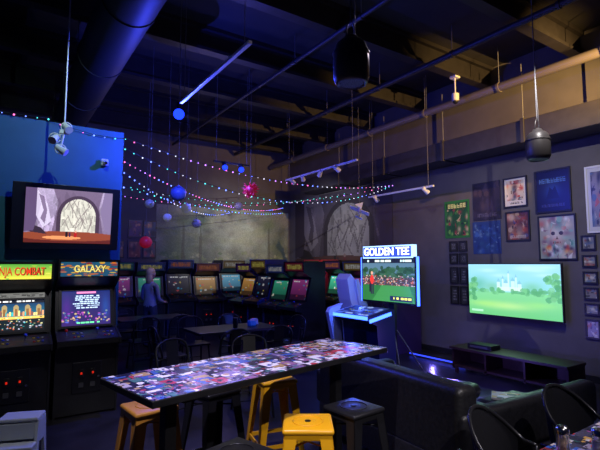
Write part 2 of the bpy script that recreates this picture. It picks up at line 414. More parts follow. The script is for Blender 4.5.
# ------------------------------------------------------------------ wall television right
def tv(name,w,h,cv,es,loc,rz,parent=None,tilt=0,bz=.018):
    b=MB(); b.box((0,.03,0),(w+2*bz,.05,h+2*bz),PLASTIC,bev=.006); b.box((0,.07,0),(w*.5,.05,h*.5),PLASTIC)
    o=b.obj(name,loc,rz,parent); o.rotation_euler=(tilt,0,rz)
    panel('screen',cv,w,h,es,o,(0,.003,0))
    return o
H=-math.pi/2
c=Cv(170,96); c.grad((.55,.85,.86),(.62,.86,.95),.4,1); c.grad((.42,.78,.50),(.52,.84,.6),0,.46)
for _ in range(7): c.soft(R.random(),R.uniform(.78,.95),.12,.04,(.8,.95,.98),.5)
c.soft(.12,.6,.12,.15,(.42,.74,.68),.9); c.soft(.28,.56,.1,.09,(.5,.78,.7),.9); c.soft(.72,.56,.1,.1,(.48,.78,.68),.9)
for u0,w,h in((.36,.035,.16),(.41,.02,.22),(.445,.05,.14),(.475,.018,.32),(.52,.045,.18),(.555,.02,.25),(.59,.04,.13)):
    c.rect(u0-w/2,.5,u0+w/2,.5+h,(.84,.94,.95),.8); c.poly([(u0-w/2-.004,.5+h),(u0,.5+h+.07),(u0+w/2+.004,.5+h)],(.52,.76,.86),.8)
c.rect(.34,.48,.62,.56,(.85,.94,.92),.8)
for _ in range(50): c.ell(R.random(),.47+R.uniform(-.03,.04),R.uniform(.015,.04),R.uniform(.02,.06),R.choice([(.34,.66,.45),(.38,.7,.48),(.46,.78,.55)]),.7)
c.soft(.45,.2,.3,.08,(.78,.93,.6),.7); c.soft(.2,.22,.2,.06,(.66,.9,.5),.7); c.soft(.8,.25,.18,.06,(.6,.88,.52),.7)
for _ in range(26): c.ell(.93+R.uniform(-.07,.07),R.uniform(.35,.8),.03,.05,R.choice([(.3,.62,.42),(.38,.7,.46),(.48,.78,.54)]),.7)
for _ in range(18): c.ell(.04+R.uniform(-.05,.05),R.uniform(.3,.72),.03,.05,R.choice([(.3,.62,.42),(.38,.7,.46),(.48,.78,.54)]),.7)
c.rect(.03,.05,.17,.09,(.8,.98,.9),.7)
tv('wall_television',1.6,.86,c,1.25,(7.06,4.275,1.265),H)
light('tv_glow','SPOT',(6.9,4.27,1.27),10,(.6,1,.8),(3,4.2,.6),150)
b=MB(); b.box((0,0,0),(1.2,.015,.02),mat('blue_led_bar',(0,0,.1),.5,emit=(.03,.06,1),es=2)); b.obj('led_light_strip',(6.5,5.4,.04),H)
light('led_strip_glow','POINT',(6.3,5.3,.15),8,(.2,.15,1))

# ------------------------------------------------------------------ posters on right wall
def poster(y0,y1,z0,z1,cv,frame=None,name='wall_poster',mt=.0):
    w=abs(y0-y1); h=z1-z0; b=MB()
    if frame:
        t=.025; dp=.025
        b.box((0,dp/2,h/2-t/2),(w,dp,t),frame); b.box((0,dp/2,-h/2+t/2),(w,dp,t),frame)
        b.box((-w/2+t/2,dp/2,0),(t,dp,h-2*t),frame); b.box((w/2-t/2,dp/2,0),(t,dp,h-2*t),frame); b.box((0,dp*.75,0),(w-2*t,dp*.5,h-2*t),PLASTIC)
        o=b.obj(name,(RX-dp,(y0+y1)/2,(z0+z1)/2),H); panel('artwork',cv,w-2*t-2*mt,h-2*t-2*mt,0,o,(0,dp*.45,0),rough=.3)
    else:
        b.box((0,.005,0),(w,.006,h),PLASTIC); o=b.obj(name,(RX-.009,(y0+y1)/2,(z0+z1)/2),H); panel('artwork',cv,w,h,0,o,(0,.001,0),rough=.5)
    return o
FR=PLASTIC
def art(nx,ny,bg,pal,n=60,r=.12):
    c=Cv(nx,ny,bg)
    for _ in range(n):
        u=R.uniform(.05,.95);v=R.uniform(.05,.95); k=R.randrange(3); col=R.choice(pal)
        if k==0: c.soft(u,v,R.uniform(.3,1)*r,R.uniform(.3,1)*r,col,.9)
        elif k==1: c.poly([(u,v),(u+R.uniform(-r,r),v+R.uniform(-r,r)),(u+R.uniform(-r,r),v+R.uniform(-r,r)),(u+R.uniform(-r,r)*.5,v-R.uniform(0,r))],col,.8)
        else: c.ell(u,v,R.uniform(.15,.5)*r,R.uniform(.15,.5)*r,col,.8)
    return c
c=art(50,70,(.08,.3,.12),[(.1,.35,.15),(.5,.7,.3),(.6,.2,.2),(.1,.15,.1),(.8,.7,.5),(.2,.5,.2)],70); c.rect(0,0,1,.05,(.15,.45,.15)); c.rect(0,.95,1,1,(.15,.45,.15)); c.rect(0,0,.06,1,(.15,.45,.15)); c.rect(.94,0,1,1,(.15,.45,.15)); c.letters(.12,.8,.88,.91,6,(.85,.85,.5)); poster(5.66,5.11,2.19,2.9,c)
c=art(50,70,(.12,.11,.15),[(.14,.12,.18),(.22,.19,.25),(.08,.08,.1),(.28,.22,.22)],60,.2); c.letters(.15,.08,.85,.18,8,(.32,.3,.35)); poster(5.03,4.48,2.475,3.16,c)
c=art(44,56,(.7,.67,.6),[(.3,.2,.18),(.75,.5,.35),(.6,.2,.15),(.2,.3,.35),(.85,.8,.7)],40,.16); c.rect(0,0,.1,1,(.78,.76,.7)); c.rect(.9,0,1,1,(.78,.76,.7)); c.rect(0,0,1,.2,(.78,.76,.7)); c.rect(0,.92,1,1,(.78,.76,.7)); c.lines(.15,.06,.85,.16,2,(.2,.2,.2)); poster(4.42,4.0,2.65,3.16,c,FR)
c=art(44,56,(.35,.2,.16),[(.65,.25,.15),(.75,.65,.5),(.15,.1,.15),(.3,.3,.45),(.5,.4,.35)],50,.2); c.letters(.12,.05,.88,.16,8,(.75,.7,.6)); poster(4.4,3.98,2.08,2.58,c,FR)
c=Cv(60,70,(.07,.08,.13)); c.soft(.5,.5,.3,.25,(.16,.26,.42),.9); c.letters(.1,.7,.9,.82,9,(.25,.38,.55)); c.letters(.15,.1,.85,.17,12,(.25,.25,.35)); c.poly([(.3,.3),(.42,.6),(.5,.52),(.58,.62),(.7,.3)],(.08,.1,.18)); poster(3.875,3.32,2.505,3.19,c,FR)
c=art(60,66,(.12,.22,.42),[(.12,.25,.5),(.25,.4,.62),(.08,.15,.35),(.4,.5,.6),(.15,.3,.45)],90,.1); poster(5.05,4.5,1.88,2.455,c)
c=art(70,90,(.6,.6,.55),[(.3,.5,.45),(.8,.74,.65),(.45,.32,.38),(.5,.68,.6),(.7,.4,.35),(.85,.85,.8)],90,.16); c.soft(.5,.58,.26,.22,(.85,.8,.72),.85); c.ell(.39,.6,.06,.045,(.15,.12,.18),.8); c.ell(.62,.6,.06,.045,(.15,.12,.18),.8); c.poly([(.5,.53),(.46,.46),(.54,.46)],(.3,.2,.2),.8); c.lines(.36,.34,.64,.41,1,(.5,.2,.2)); 
for _ in range(16): c.soft(R.uniform(.1,.9),R.uniform(.05,.28),.06,.05,R.choice([(.75,.25,.2),(.25,.2,.3),(.85,.7,.4)]),.8)
poster(3.85,3.275,1.76,2.46,c,FR)
c=art(50,90,(.5,.48,.48),[(.2,.2,.25),(.7,.35,.25),(.75,.72,.65),(.3,.4,.5)],70,.14)
for q in((0,0,.1,1),(.9,0,1,1),(0,0,1,.07),(0,.93,1,1)): c.rect(*q,(.72,.72,.7))
poster(3.12,2.62,2.15,3.13,c,WHITE)
for (ya,yb) in((3.22,3.02),(2.94,2.74)):
    for z1,z0 in((2.12,1.9),(1.83,1.65),(1.59,1.41),(1.36,1.18),(1.13,.96),(.9,.62)):
        if ya<3 and z1<1.2: continue
        c=art(20,16,(.5,.5,.47),[(.2,.2,.2),(.6,.3,.2),(.3,.4,.5),(.8,.8,.7)],14,.3); poster(ya,yb,z0,z1,c,FR,'picture_frame')
for (ya,yb) in((5.57,5.39),(5.36,5.18)):
    for z1,z0 in((2.13,1.93),(1.9,1.7),(1.64,1.33),(1.29,.95)):
        c=Cv(20,22,(.2,.2,.2)); c.lines(.15,.15,.85,.85,4,(.45,.45,.45)); poster(ya,yb,z0,z1,c,FR,'picture_frame')

# ------------------------------------------------------------------ left wall television
BPs=MB(); BPs.box((0,0,0),(1.2,.05,.80),PLASTIC,bev=.005); BPs.box((0,.06,0),(.4,.1,.4),BLACKM)
bp=BPs.obj('wall_television',(.71,6.27,2.28)); bp.rotation_euler=(math.radians(6),0,0)
cl_=cave_art(190,120,1.0,1.15); panel('screen',cl_,.97,.66,1.15,bp,(.02,-.028,.01))
# ------------------------------------------------------------------ arcade cabinets
PROF=[(.15,0),(.15,.76),(.0,.79),(.0,.86),(.3,.96),(.42,1.42),(.22,1.53),(.2,1.75),(.8,1.75),(.8,0)]
INN=[(.17,.02),(.17,.77),(.02,.80),(.02,.855),(.3,.945),(.43,1.415),(.24,1.545),(.23,1.735),(.78,1.735),(.78,.02)]
BTN=[mat('button_red',(.6,.02,.02),.3),mat('button_yellow',(.7,.5,.02),.3),mat('button_blue',(.02,.06,.6),.3),mat('button_white',(.6,.6,.6),.3)]
COIN=mat('coin_light_red',(.3,0,0),.4,emit=(1,.03,.01),es=.6)
CHR_D=mat('dull_steel',(.12,.12,.12),.4,.5)
def screen_random(k):
    c=Cv(40,32)
    base=[(.1,.2,.5),(.35,.1,.3),(.1,.4,.3),(.05,.05,.12),(.5,.35,.15),(.2,.45,.6)][k%6]
    c.grad(base,tuple(min(1,x*1.6+.1) for x in base)); c.rect(0,0,1,.25,tuple(x*.6 for x in base))
    c.blobs(9,[(.9,.8,.3),(.2,.7,.9),(.9,.3,.3),(.95,.95,.95)],.07); c.lines(.05,.85,.95,.97,1,(.95,.95,.95)); return c
def cabinet(loc,rz,side,w=.66,h=1.0,scr=None,marq=None,ses=.8,mes=.8,ctrl=None,front=BLACK,name='arcade_cabinet',coin=True,info=None,title=None):
    b=MB(); hw=w/2
    sp=[(y,z*h) for y,z in PROF]; ip=[(y,z*h) for y,z in INN]
    b.prism(sp,-hw,-hw+.02,side); b.prism(sp,hw-.02,hw,side); b.prism(ip,-hw+.02,hw-.02,front)
    b.box((0,.225,1.735*h+.005),(w,.05,.02),side)
    def cp(t,x): return Vector((x,.02+t*.28,(.855+t*.09)*h+.002))
    for px in(-.17,.15):
        p=cp(.45,px-.06); b.cyl(p,p+Vector((0,0,.05)),.006,CHROME,n=8); b.ball(p+Vector((0,0,.06)),.018,BTN[0 if px<0 else 2],n=10)
        for i in range(3):
            for j in range(2):
                q=cp(.3+.3*j,px+.02+.04*i); b.cyl(q-Vector((0,0,.004)),q+Vector((0,0,.008)),.013,BTN[(i+j)%4],n=10)
    if coin:
        b.box((0,.165,.42*h),(.3,.02,.34),BLACKM,bev=.004)
        for sx in(-.06,.06):
            b.box((sx,.15,.47*h),(.05,.015,.09),PLASTIC,bev=.003); b.box((sx,.14,.47*h),(.018,.012,.022),COIN)
            b.box((sx,.15,.34*h),(.05,.015,.05),CHR_D)
        b.cyl((.12,.155,.42*h),(.12,.145,.42*h),.012,CHROME)
    s0=Vector((0,.3,.945*h)); s1=Vector((0,.43,1.415*h)); L=(s1-s0).length; tilt=math.atan2(s0.y-s1.y,s1.z-s0.z)
    mid=(s0+s1)/2; d=(s1-s0).normalized(); nrm=Vector((0,-d.z,d.y))
    sw=w*.80; sh=L*(.84 if not info else .72); smid=mid-d*(0 if not info else .035)
    for sx in(-1,1): b.box(mid+nrm*.01+Vector((sx*(sw/2+.015),0,0)),(.03,.02,L*.96),PLASTIC,rot=(tilt,0,0))
    for sz in(-1,1): b.box(smid+nrm*.01+d*sz*(sh/2+.012),(sw,.02,.024),PLASTIC,rot=(tilt,0,0))
    o=b.obj(name,loc,rz)
    scr=scr or screen_random(R.randrange(6))
    panel('monitor_screen',scr,sw,sh,ses,o,smid+nrm*.004,(tilt,0,0))
    if marq is None:
        marq=Cv(48,14,R.choice([(.5,.1,.1),(.1,.2,.5),(.5,.4,.1),(.3,.1,.4),(.1,.35,.35)])); marq.letters(.1,.2,.9,.8,9,R.choice([(.95,.9,.4),(.9,.9,.9),(.9,.5,.2)]))
    panel('marquee',marq,w-.05,.165*h,mes,o,(0,.226,1.64*h),(math.atan2(.01,.18),0,0))
    if title:
        text('marquee_shadow',title[0],title[1],PLASTIC,o,(.004,.219,1.637*h),(math.pi/2,0,0),.001,title[3]*1.03)
        text('marquee_title',title[0],title[1],title[2],o,(0,.214,1.64*h),(math.pi/2,0,0),.001,title[3])
    if info: panel('instruction_strip',info,sw,.055,0.35,o,mid+d*(L*.5-.05)+nrm*.012,(tilt,0,0))
    if ctrl: panel('control_overlay',ctrl,w-.05,.285,0,o,(0,.16,.9*h+.004),(math.atan2(.09*h,.28),0,0),horizontal=True)
    return o
SBLK=BLACK
c1=Cv(130,90); c1.grad((.02,.1,.12),(.02,.05,.12)); c1.grad((.1,.45,.5),(.05,.2,.35),.45,.9)
for k in range(26): 
    u=k/26; c1.rect(u,.5,u+.034,.58+.14*R.random(),R.choice([(.85,.45,.25),(.2,.7,.7),(.95,.85,.5),(.9,.6,.4),(.5,.3,.25)]))
for k in range(5): c1.ell(.1+.2*k,.72,.05,.14,(.75,.6,.35),.8); c1.rect(.08+.2*k,.5,.12+.2*k,.72,(.5,.35,.2))
c1.rect(0,.4,1,.48,(.95,.75,.35)); c1.blobs(90,[(.9,.4,.2),(.2,.8,.8),(.95,.9,.6),(.1,.1,.1),(.8,.8,.9)],.022,.08,.46); c1.lines(.05,.92,.95,1,1,(.9,.9,.9)); c1.rect(0,0,1,.07,(.02,.02,.05))
m1=Cv(150,40); m1.grad((.95,.9,.3),(.35,.65,.25)); m1.blobs(30,[(.45,.75,.3),(.95,.9,.4),(.7,.8,.25)],.06)
ct=Cv(60,26,(.03,.03,.05)); ct.blobs(30,[(.25,.05,.08),(.05,.1,.25),(.2,.2,.22)],.08)
inf=Cv(80,10,(.8,.8,.78)); inf.lines(.03,.1,.97,.9,3,(.2,.2,.2))
TR=mat('title_red',(.5,.05,.02),.4,emit=(.75,.06,.02),es=1.0); TY=mat('title_yellow',(.6,.5,.1),.4,emit=(1,.8,.2),es=1.0)
cabinet((.2,5.55,0),0,SBLK,.68,.985,c1,m1,1.8,1.3,ctrl=ct,info=inf,title=('NINJA COMBAT',.12,TR,.58))
c2=Cv(130,90,(.10,.08,.28)); c2.grad((.18,.10,.35),(.08,.12,.35)); c2.lines(.22,.48,.78,.88,7,(.75,.85,.95),.75); c2.rect(.3,.92,.7,.98,(.9,.5,.7)); c2.blobs(60,[(.2,.7,.6),(.7,.3,.7),(.85,.75,.4),(.3,.4,.8)],.03,.1,.4); c2.lines(.2,.04,.8,.12,1,(.4,.9,.6)); c2.soft(.1,.5,.1,.4,(.3,.1,.5),.6); c2.soft(.9,.5,.1,.4,(.1,.3,.6),.6)
m2=Cv(150,40,(.12,.3,.42)); m2.blobs(70,[(.85,.4,.1),(.1,.35,.45),(.9,.7,.2),(.6,.15,.1)],.07)
cabinet((.91,5.55,0),0,SBLK,.66,1.0,c2,m2,1.8,1.2,ctrl=ct,title=('GALAXY',.11,TY,.8))
cabinet((-.52,5.55,0),0,SBLK,.68,.985)
sides=[mat('side_red',(.35,.02,.03),.4),mat('side_blue',(.02,.04,.16),.4),BLACK,mat('side_purple',(.03,.015,.06),.4),BLACK,mat('side_grey',(.06,.06,.07),.4)]
k=0
for x in (1.6,2.3,3.0,3.7,4.4,5.1):
    cabinet((x,10.45,0),0,sides[(k*2+1)%6],.64,.98+.08*R.random(),screen_random(k),ses=.35,mes=.13); k+=1
for y,s,hh,sk in((9.95,2,1.0,3),(9.25,0,1.03,3),(8.45,2,1.02,2),(7.7,1,1.0,1)):
    cabinet((6.35,y,0),H,sides[s],.66,hh,screen_random(sk),ses=1.1 if sk==2 else .5,mes=.2)
k=0
for y in (7.6,8.3,9.0,9.68):
    cabinet((4.75-.03*k,y,0),H+.12,[sides[2],sides[5],sides[1],sides[3]][k],.62,[1.0,.97,1.03,.98][k],screen_random(k+1),ses=.38,mes=.16); k+=1

# ------------------------------------------------------------------ golf arcade (large screen + console)
WHT_GLOW=mat('white_sign_glow',(.8,.85,1),.4,emit=(.85,.92,1),es=2.5)
BLUE_GLOW=mat('blue_led_strip',(0,0,.2),.4,emit=(.04,.12,1),es=6)
b=MB()
b.box((0,.06,1.435),(1.26,.07,.76),PLASTIC,bev=.01)
b.box((0,.06,1.9),(1.14,.1,.21),mat('sign_frame_glow',(.1,.2,.6),.3,emit=(.4,.65,1),es=2)); b.box((0,.045,1.9),(1.09,.1,.17),mat('sign_blue_panel',(.02,.05,.3),.3,emit=(.05,.1,.5),es=1.0))
for s in(-1,1): b.box((s*.638,.05,1.435),(.012,.05,.76),BLUE_GLOW)
b.box((0,.14,.95),(.12,.06,1.3),BLACKM)
for sx in(-1,1):
    b.cyl((0,.14,.7),(sx*.38,-.1,.02),.012,CHR_D,n=8); b.cyl((0,.14,.7),(sx*.38,.4,.02),.012,CHR_D,n=8)
cprof=[(-.55,0),(-.62,.78),(-.8,.86),(-.8,.93),(-.35,1.02),(-.25,1.0),(-.22,0)]
b.prism(cprof,-.37,.42,mat('console_black_blue',(.015,.02,.06),.35))
b.prism([(y-.004 if y<-.4 else y+.004,z+.003) for y,z in cprof],-.39,-.37,WHITE); 
b.box((.02,-.81,.9),(.8,.015,.05),BLUE_GLOW); b.box((.02,-.6,.5),(.3,.03,.35),BLACKM,bev=.005)
b.box((.02,-.225,.85),(.7,.02,.02),BLUE_GLOW); b.box((.43,-.55,.9),(.012,.45,.05),BLUE_GLOW,rot=(.2,0,0))
b.ball((.02,-.57,.985),.05,WHITE); 
for x in(-.2,-.13,.17,.24): b.cyl((x,-.6,.97),(x,-.6,.985),.016,BTN[1],n=10)
b.prism([(-.75,.3),(-.9,.93),(-.85,1.0),(-.6,1.06),(-.68,.95),(-.62,.4)],-.47,-.39,WHITE)
gm=b.obj('golf_arcade_machine',(5.35,5.42,0),H)
cc=Cv(50,30,(.1,.15,.5)); cc.blobs(30,[(.2,.4,.9),(.4,.55,1),(.1,.1,.4),(.7,.8,1)],.12); panel('control_overlay',cc,.74,.42,.9,gm,(.02,-.57,.975+.004),(math.atan2(.09,.45),0,0),horizontal=True)
c=Cv(140,80); c.grad((.12,.3,.14),(.2,.35,.3)); c.rect(0,.62,1,1,(.3,.42,.5)); c.blobs(60,[(.1,.22,.12),(.15,.3,.18),(.2,.35,.25)],.07,.55,.8); c.rect(0,.38,1,.56,(.25,.22,.2)); c.blobs(320,[(.8,.5,.4),(.85,.8,.75),(.3,.3,.5),(.7,.2,.2),(.15,.15,.15)],.016,.36,.6)
c.rect(0,0,1,.38,(.15,.4,.19)); c.poly([(.2,0),(.4,.38),(.9,.38),(1,0)],(.22,.5,.25)); c.rect(.14,.2,.18,.45,(.1,.1,.12)); c.ell(.2,.5,.035,.11,(.85,.2,.15)); c.ell(.2,.66,.022,.045,(.8,.6,.5)); c.rect(.17,.15,.2,.4,(.15,.15,.2)); c.rect(.21,.15,.235,.4,(.15,.15,.2)); c.rect(0,.9,1,1,(.08,.1,.15)); c.lines(.05,.91,.95,.99,1,(.8,.9,.9)); c.rect(.55,.03,.95,.14,(.1,.12,.3)); c.lines(.56,.04,.94,.13,1,(.9,.9,.4))
panel('screen',c,1.2,.7,1.8,gm,(0,.02,1.435))
text('sign_lettering','GOLDEN TEE',.175,WHT_GLOW,gm,(0,-.01,1.9),(math.pi/2,0,0))
light('console_blue_glow','POINT',(4.5,5.3,1.25),34,(.06,.12,1)); light('console_floor_glow','POINT',(5.2,4.0,.5),30,(.22,.15,1))
# racing cabinet with white seat
b=MB()
b.prism([(.0,0),(.0,.75),(-.1,.85),(.05,1.0),(.15,1.5),(.1,1.75),(.7,1.75),(.7,0)],-.35,.35,sides[3])
b.tube([(.16*math.cos(a),-.12+.05*math.sin(a),.92+.15*math.sin(a)) for a in [k*.393 for k in range(16)]],.015,PLASTIC,closed=True)
b.box((0,-.5,.12),(.6,1.1,.2),WHITE,bev=.03)
b.box((0,-.55,.38),(.5,.5,.16),WHITE,bev=.05)
b.prism([(-.72,.4),(-.95,1.05),(-1.02,1.42),(-.94,1.52),(-.84,1.42),(-.8,1.05),(-.6,.5)],-.17,.17,WHITE)
for s in(-1,1): b.prism([(-.6,.45),(-.8,1.05),(-.86,1.4),(-.8,1.43),(-.66,1.1),(-.4,.6)],s*.19-.03,s*.19+.03,WHITE)
b.box((0,-.72,1.2),(.2,.04,.3),sides[1],rot=(.25,0,0),bev=.01)
rc=b.obj('racing_arcade_cabinet',(6.3,6.5,0),H)
panel('screen',screen_random(5),.55,.42,.8,rc,(0,.09,1.27),(math.atan2(-.1,.5),0,0))

# ------------------------------------------------------------------ long bar table
def collage(nx,ny,n,asp,bright=.75,pal=None):
    c=Cv(nx,ny,(.3,.28,.35))
    pal=pal or [(.95,.93,.95),(.15,.15,.2),(.85,.2,.25),(.2,.4,.8),(.9,.7,.3),(.25,.55,.45),(.7,.65,.75),(.08,.08,.12),(.75,.35,.6),(.95,.9,.85),(.5,.45,.65)]
    for _ in range(n):
        u=R.uniform(-.02,1);v=R.uniform(-.1,1);w=R.uniform(.022,.06);h=w*asp*R.uniform(.7,1.5);col=[x*bright for x in R.choice(pal)]
        c.rect(u,v,u+w,v+h,col)
        c.rect(u,v,u+w,v+h*.04,(.05,.05,.08)); c.rect(u,v,u+w*.04,v+h,(.05,.05,.08))
        for _k in range(3): c.ell(u+w*R.uniform(.2,.8),v+h*R.uniform(.15,.65),w*R.uniform(.08,.28),h*R.uniform(.08,.25),[x*bright for x in R.choice(pal)])
        if R.random()<.6: c.lines(u+w*.08,v+h*.76,min(1,u+w*.92),min(1,v+h*.95),1,[x*bright for x in R.choice(pal)])
    return c
b=MB(); L,W,Tz=1.96,.63,1.05
b.box((0,0,Tz-.02),(L,W,.036),BLACK,bev=.004)
for sx in(-.72,.72):
    b.box((sx,0,.53),(.07,.07,.98),BLACKM,bev=.005); b.box((sx,0,.02),(.09,.4,.035),BLACKM,bev=.004); b.box((sx,0,.99),(.08,.45,.03),BLACKM)
b.box((0,0,.25),(1.42,.04,.04),BLACKM)
bt=b.obj('bar_table',(1.545,2.715,0),math.radians(11.2))
tpal=[(.95,.93,.98),(.14,.14,.2),(.75,.25,.3),(.25,.38,.72),(.72,.6,.42),(.3,.48,.48),(.72,.68,.78),(.08,.08,.12),(.12,.1,.18),(.92,.9,.95),(.5,.42,.62),(.25,.22,.35),(.6,.42,.6)]
panel('tabletop_collage',collage(420,130,800,3.1,1.0,tpal),L-.008,W-.008,0,bt,(0,0,Tz),rough=.25,horizontal=True)

# ------------------------------------------------------------------ metal bar stools
def stool(loc,rz,m,h=.76,top=.15,foot=.21):
    b=MB()
    b.box((0,0,h-.02),(top*2,top*2,.035),m,bev=.016,seg=3)
    b.box((0,0,h-.045),(top*2-.02,top*2-.02,.05),m,bev=.008)
    b.tube([(.09*math.cos(a),.09*math.sin(a),h-.001) for a in [k*math.pi/12 for k in range(24)]],.004,m,n=6,closed=True)
    b.cyl((0,0,h-.01),(0,0,h+.0015),.018,PLASTIC,n=14)
    for sx in(-1,1):
        for sy in(-1,1):
            t=Vector((sx*(top-.01),sy*(top-.01),h-.04)); f=Vector((sx*foot,sy*foot,0))
            for ax in(0,1):
                wt=.075;wb=.032; e=Vector((-sx,0,0)) if ax==0 else Vector((0,-sy,0)); nn=Vector((0,-sy,0)) if ax==0 else Vector((-sx,0,0)); th=.006
                vs=[t,t+e*wt,f+e*wb,f,t+nn*th,t+e*wt+nn*th,f+e*wb+nn*th,f+nn*th]
                b.add(vs,[(0,1,2,3),(7,6,5,4),(0,4,5,1),(1,5,6,2),(2,6,7,3),(3,7,4,0)],m)
            b.box((f.x-sx*.014,f.y-sy*.014,.008),(.035,.035,.016),PLASTIC)
    def at(z,sx,sy):
        k=(h-.04-z)/(h-.04); r=(top-.02)+(foot-top+.02)*k-.012; return Vector((sx*r,sy*r,z))
    zz=.26
    for a_,b__ in(((-1,-1),(1,-1)),((1,-1),(1,1)),((1,1),(-1,1)),((-1,1),(-1,-1))):
        p=at(zz,*a_);q=at(zz,*b__); mid=(p+q)/2; d=(q-p)
        b.box(mid,((abs(d.x)+.004) if abs(d.x)>.01 else .012,(abs(d.y)+.004) if abs(d.y)>.01 else .012,.03),m)
    b.cyl(at(h-.12,-1,-1),at(h-.12,1,1),.006,m,n=6); b.cyl(at(h-.12,1,-1),at(h-.12,-1,1),.006,m,n=6)
    return b.obj('bar_stool',loc,rz)
stool((1.6,2.3,0),-.59,YELLOW); stool((1.98,3.33,0),-.2,YELLOW); stool((.9,3.16,0),.1,WOODOR)
stool((2.02,2.37,0),.1,BLACKM); stool((1.05,2.14,0),.3,BLACKM); stool((1.42,3.3,0),.2,BLACKM)

# ------------------------------------------------------------------ chairs & dining tables
def chair(loc,rz,m=BLACKM,name='dining_chair'):
    b=MB()
    b.box((0,0,.45),(.4,.38,.03),m,bev=.014,seg=3)
    for sx in(-1,1):
        b.cyl((sx*.17,-.16,.44),(sx*.2,-.2,0),.014,m,n=10); b.cyl((sx*.17,.16,.44),(sx*.2,.23,0),.014,m,n=10)
    pts=[(-.19,.15,.44),(-.205,.19,.6),(-.205,.22,.72)]
    for k in range(9):
        a=math.pi-k*math.pi/8; pts.append((.2*math.cos(a),.225+.02*math.sin(a),.74+.11*math.sin(a)))
    pts+=[(.205,.22,.72),(.205,.19,.6),(.19,.15,.44)]
    b.tube(pts,.014,m,n=10)
    vs=[];N=6
    for th in(0,.006):
        for j in range(N+1):
            z=.45+j*(.385)/N; y=.17+.065*j/N+th
            for u in(-.075,.075): vs.append((u,y,z))
    o=2*(N+1); fs=[]
    for j in range(N):
        fs+= [(2*j,2*j+1,2*j+3,2*j+2),(o+2*j,o+2*j+2,o+2*j+3,o+2*j+1),(2*j,2*j+2,o+2*j+2,o+2*j),(2*j+1,o+2*j+1,o+2*j+3,2*j+3)]
    b.add(vs,fs,m)
    b.tube([(-.2,.2,.64),(-.1,.225,.645),(0,.232,.645),(.1,.225,.645),(.2,.2,.64)],.009,m,n=8)
    b.cyl((-.19,-.18,.2),(.19,-.18,.2),.007,m,n=6); b.cyl((-.185,.2,.2),(.185,.2,.2),.007,m,n=6)
    return b.obj(name,loc,rz)
def tubchair(loc,rz):
    """metal tub chair: curved sheet back that wraps round to low arms"""
    m=mat('gloss_black_metal',(.025,.025,.03),.25,.4); b=MB()
    b.box((0,0,.44),(.38,.38,.03),m,bev=.014,seg=3)
    for sx in(-1,1):
        b.cyl((sx*.16,-.16,.43),(sx*.2,-.2,0),.015,m,n=10); b.cyl((sx*.15,.15,.43),(sx*.19,.23,0),.015,m,n=10)
    N=20; top=[]; bot=[]
    for k in range(N+1):
        a=-.35+(math.pi+.7)*k/N; ca,sa=math.cos(a),math.sin(a)
        h=.62+.2*max(0,sa)**1.2
        top.append(Vector((.215*ca,.02+.205*sa,h))); bot.append(Vector((.19*ca,.01+.175*sa,.45)))
    b.tube(top,.013,m,n=10)
    for sgn in (0,N): b.tube([top[sgn],bot[sgn]],.011,m,n=8)
    vs=[];
    for off in(0,.005):
        for k in range(3,N-2):
            t=top[k].copy(); q=bot[k].copy(); n_=Vector((t.x,t.y,0)).normalized()*off; vs+= [q+n_,(q*.5+t*.5)+n_,t+n_]
    M_=N-5; o=3*M_; fs=[]
    for k in range(M_-1):
        for j in(0,1):
            a=3*k+j; fs.append((a,a+1,a+4,a+3)); fs.append((o+a,o+a+3,o+a+4,o+a+1))
    b.add(vs,fs,m,True)
    return b.obj('dining_chair',loc,rz)
def table(loc,rz,w,d,h=.75,top=None,name='dining_table'):
    b=MB(); b.box((0,0,h-.02),(w,d,.035),BLACK,bev=.005)
    b.box((0,0,h/2),(.07,.07,h-.06),BLACKM,bev=.005); b.box((0,0,.015),(w*.5,.06,.03),BLACKM); b.box((0,0,.015),(.06,d*.7,.03),BLACKM); b.box((0,0,h-.05),(w*.5,.05,.03),BLACKM)
    o=b.obj(name,loc,rz)
    if top: panel('tabletop_art',top,w-.01,d-.01,0,o,(0,0,h-.001),rough=.2,horizontal=True)
    return o
tc_=collage(200,120,420,1.9,1.0); tc_.blobs(14,[(.85,.15,.12)],.03)
table((3.03,.96,0),.03,1.42,.75,.75,tc_)
tubchair((2.52,1.56,0),.1); tubchair((3.36,1.56,0),-.2); tubchair((2.02,1.26,0),1.0)
GL=mat('clear_glass',(.9,.9,.9),.05,trans=.9)
b=MB()
b.lathe((0,0,0),[(0,0),(.03,0),(.034,.01),(.03,.05),(.028,.09),(.03,.095)],GL,n=20); b.lathe((0,0,0),[(.032,.09),(.033,.11),(.025,.125),(0,.13)],CHROME,n=20); b.lathe((0,0,0),[(0,.004),(.027,.005),(.026,.06),(0,.06)],mat('pepper_flakes',(.4,.25,.2),.8,var=.6,vscale=200),n=16)
b.obj('spice_shaker',(2.44,1.23,.75))
b=MB(); b.lathe((0,0,0),[(0,0),(.028,0),(.032,.01),(.03,.1),(.028,.105)],GL,n=20); b.lathe((0,0,0),[(.03,.1),(.031,.12),(.02,.132),(0,.135)],CHROME,n=20); b.lathe((0,0,0),[(0,.004),(.026,.005),(.025,.07),(0,.07)],mat('salt_grains',(.7,.7,.7),.8),n=16)
b.obj('salt_shaker',(2.53,1.1,.75))
b=MB(); b.box((0,0,.055),(.1,.13,.11),BLACKM,bev=.006); b.box((0,0,.112),(.07,.1,.02),WHITE,bev=.004); b.obj('napkin_dispenser',(2.6,.88,.75))
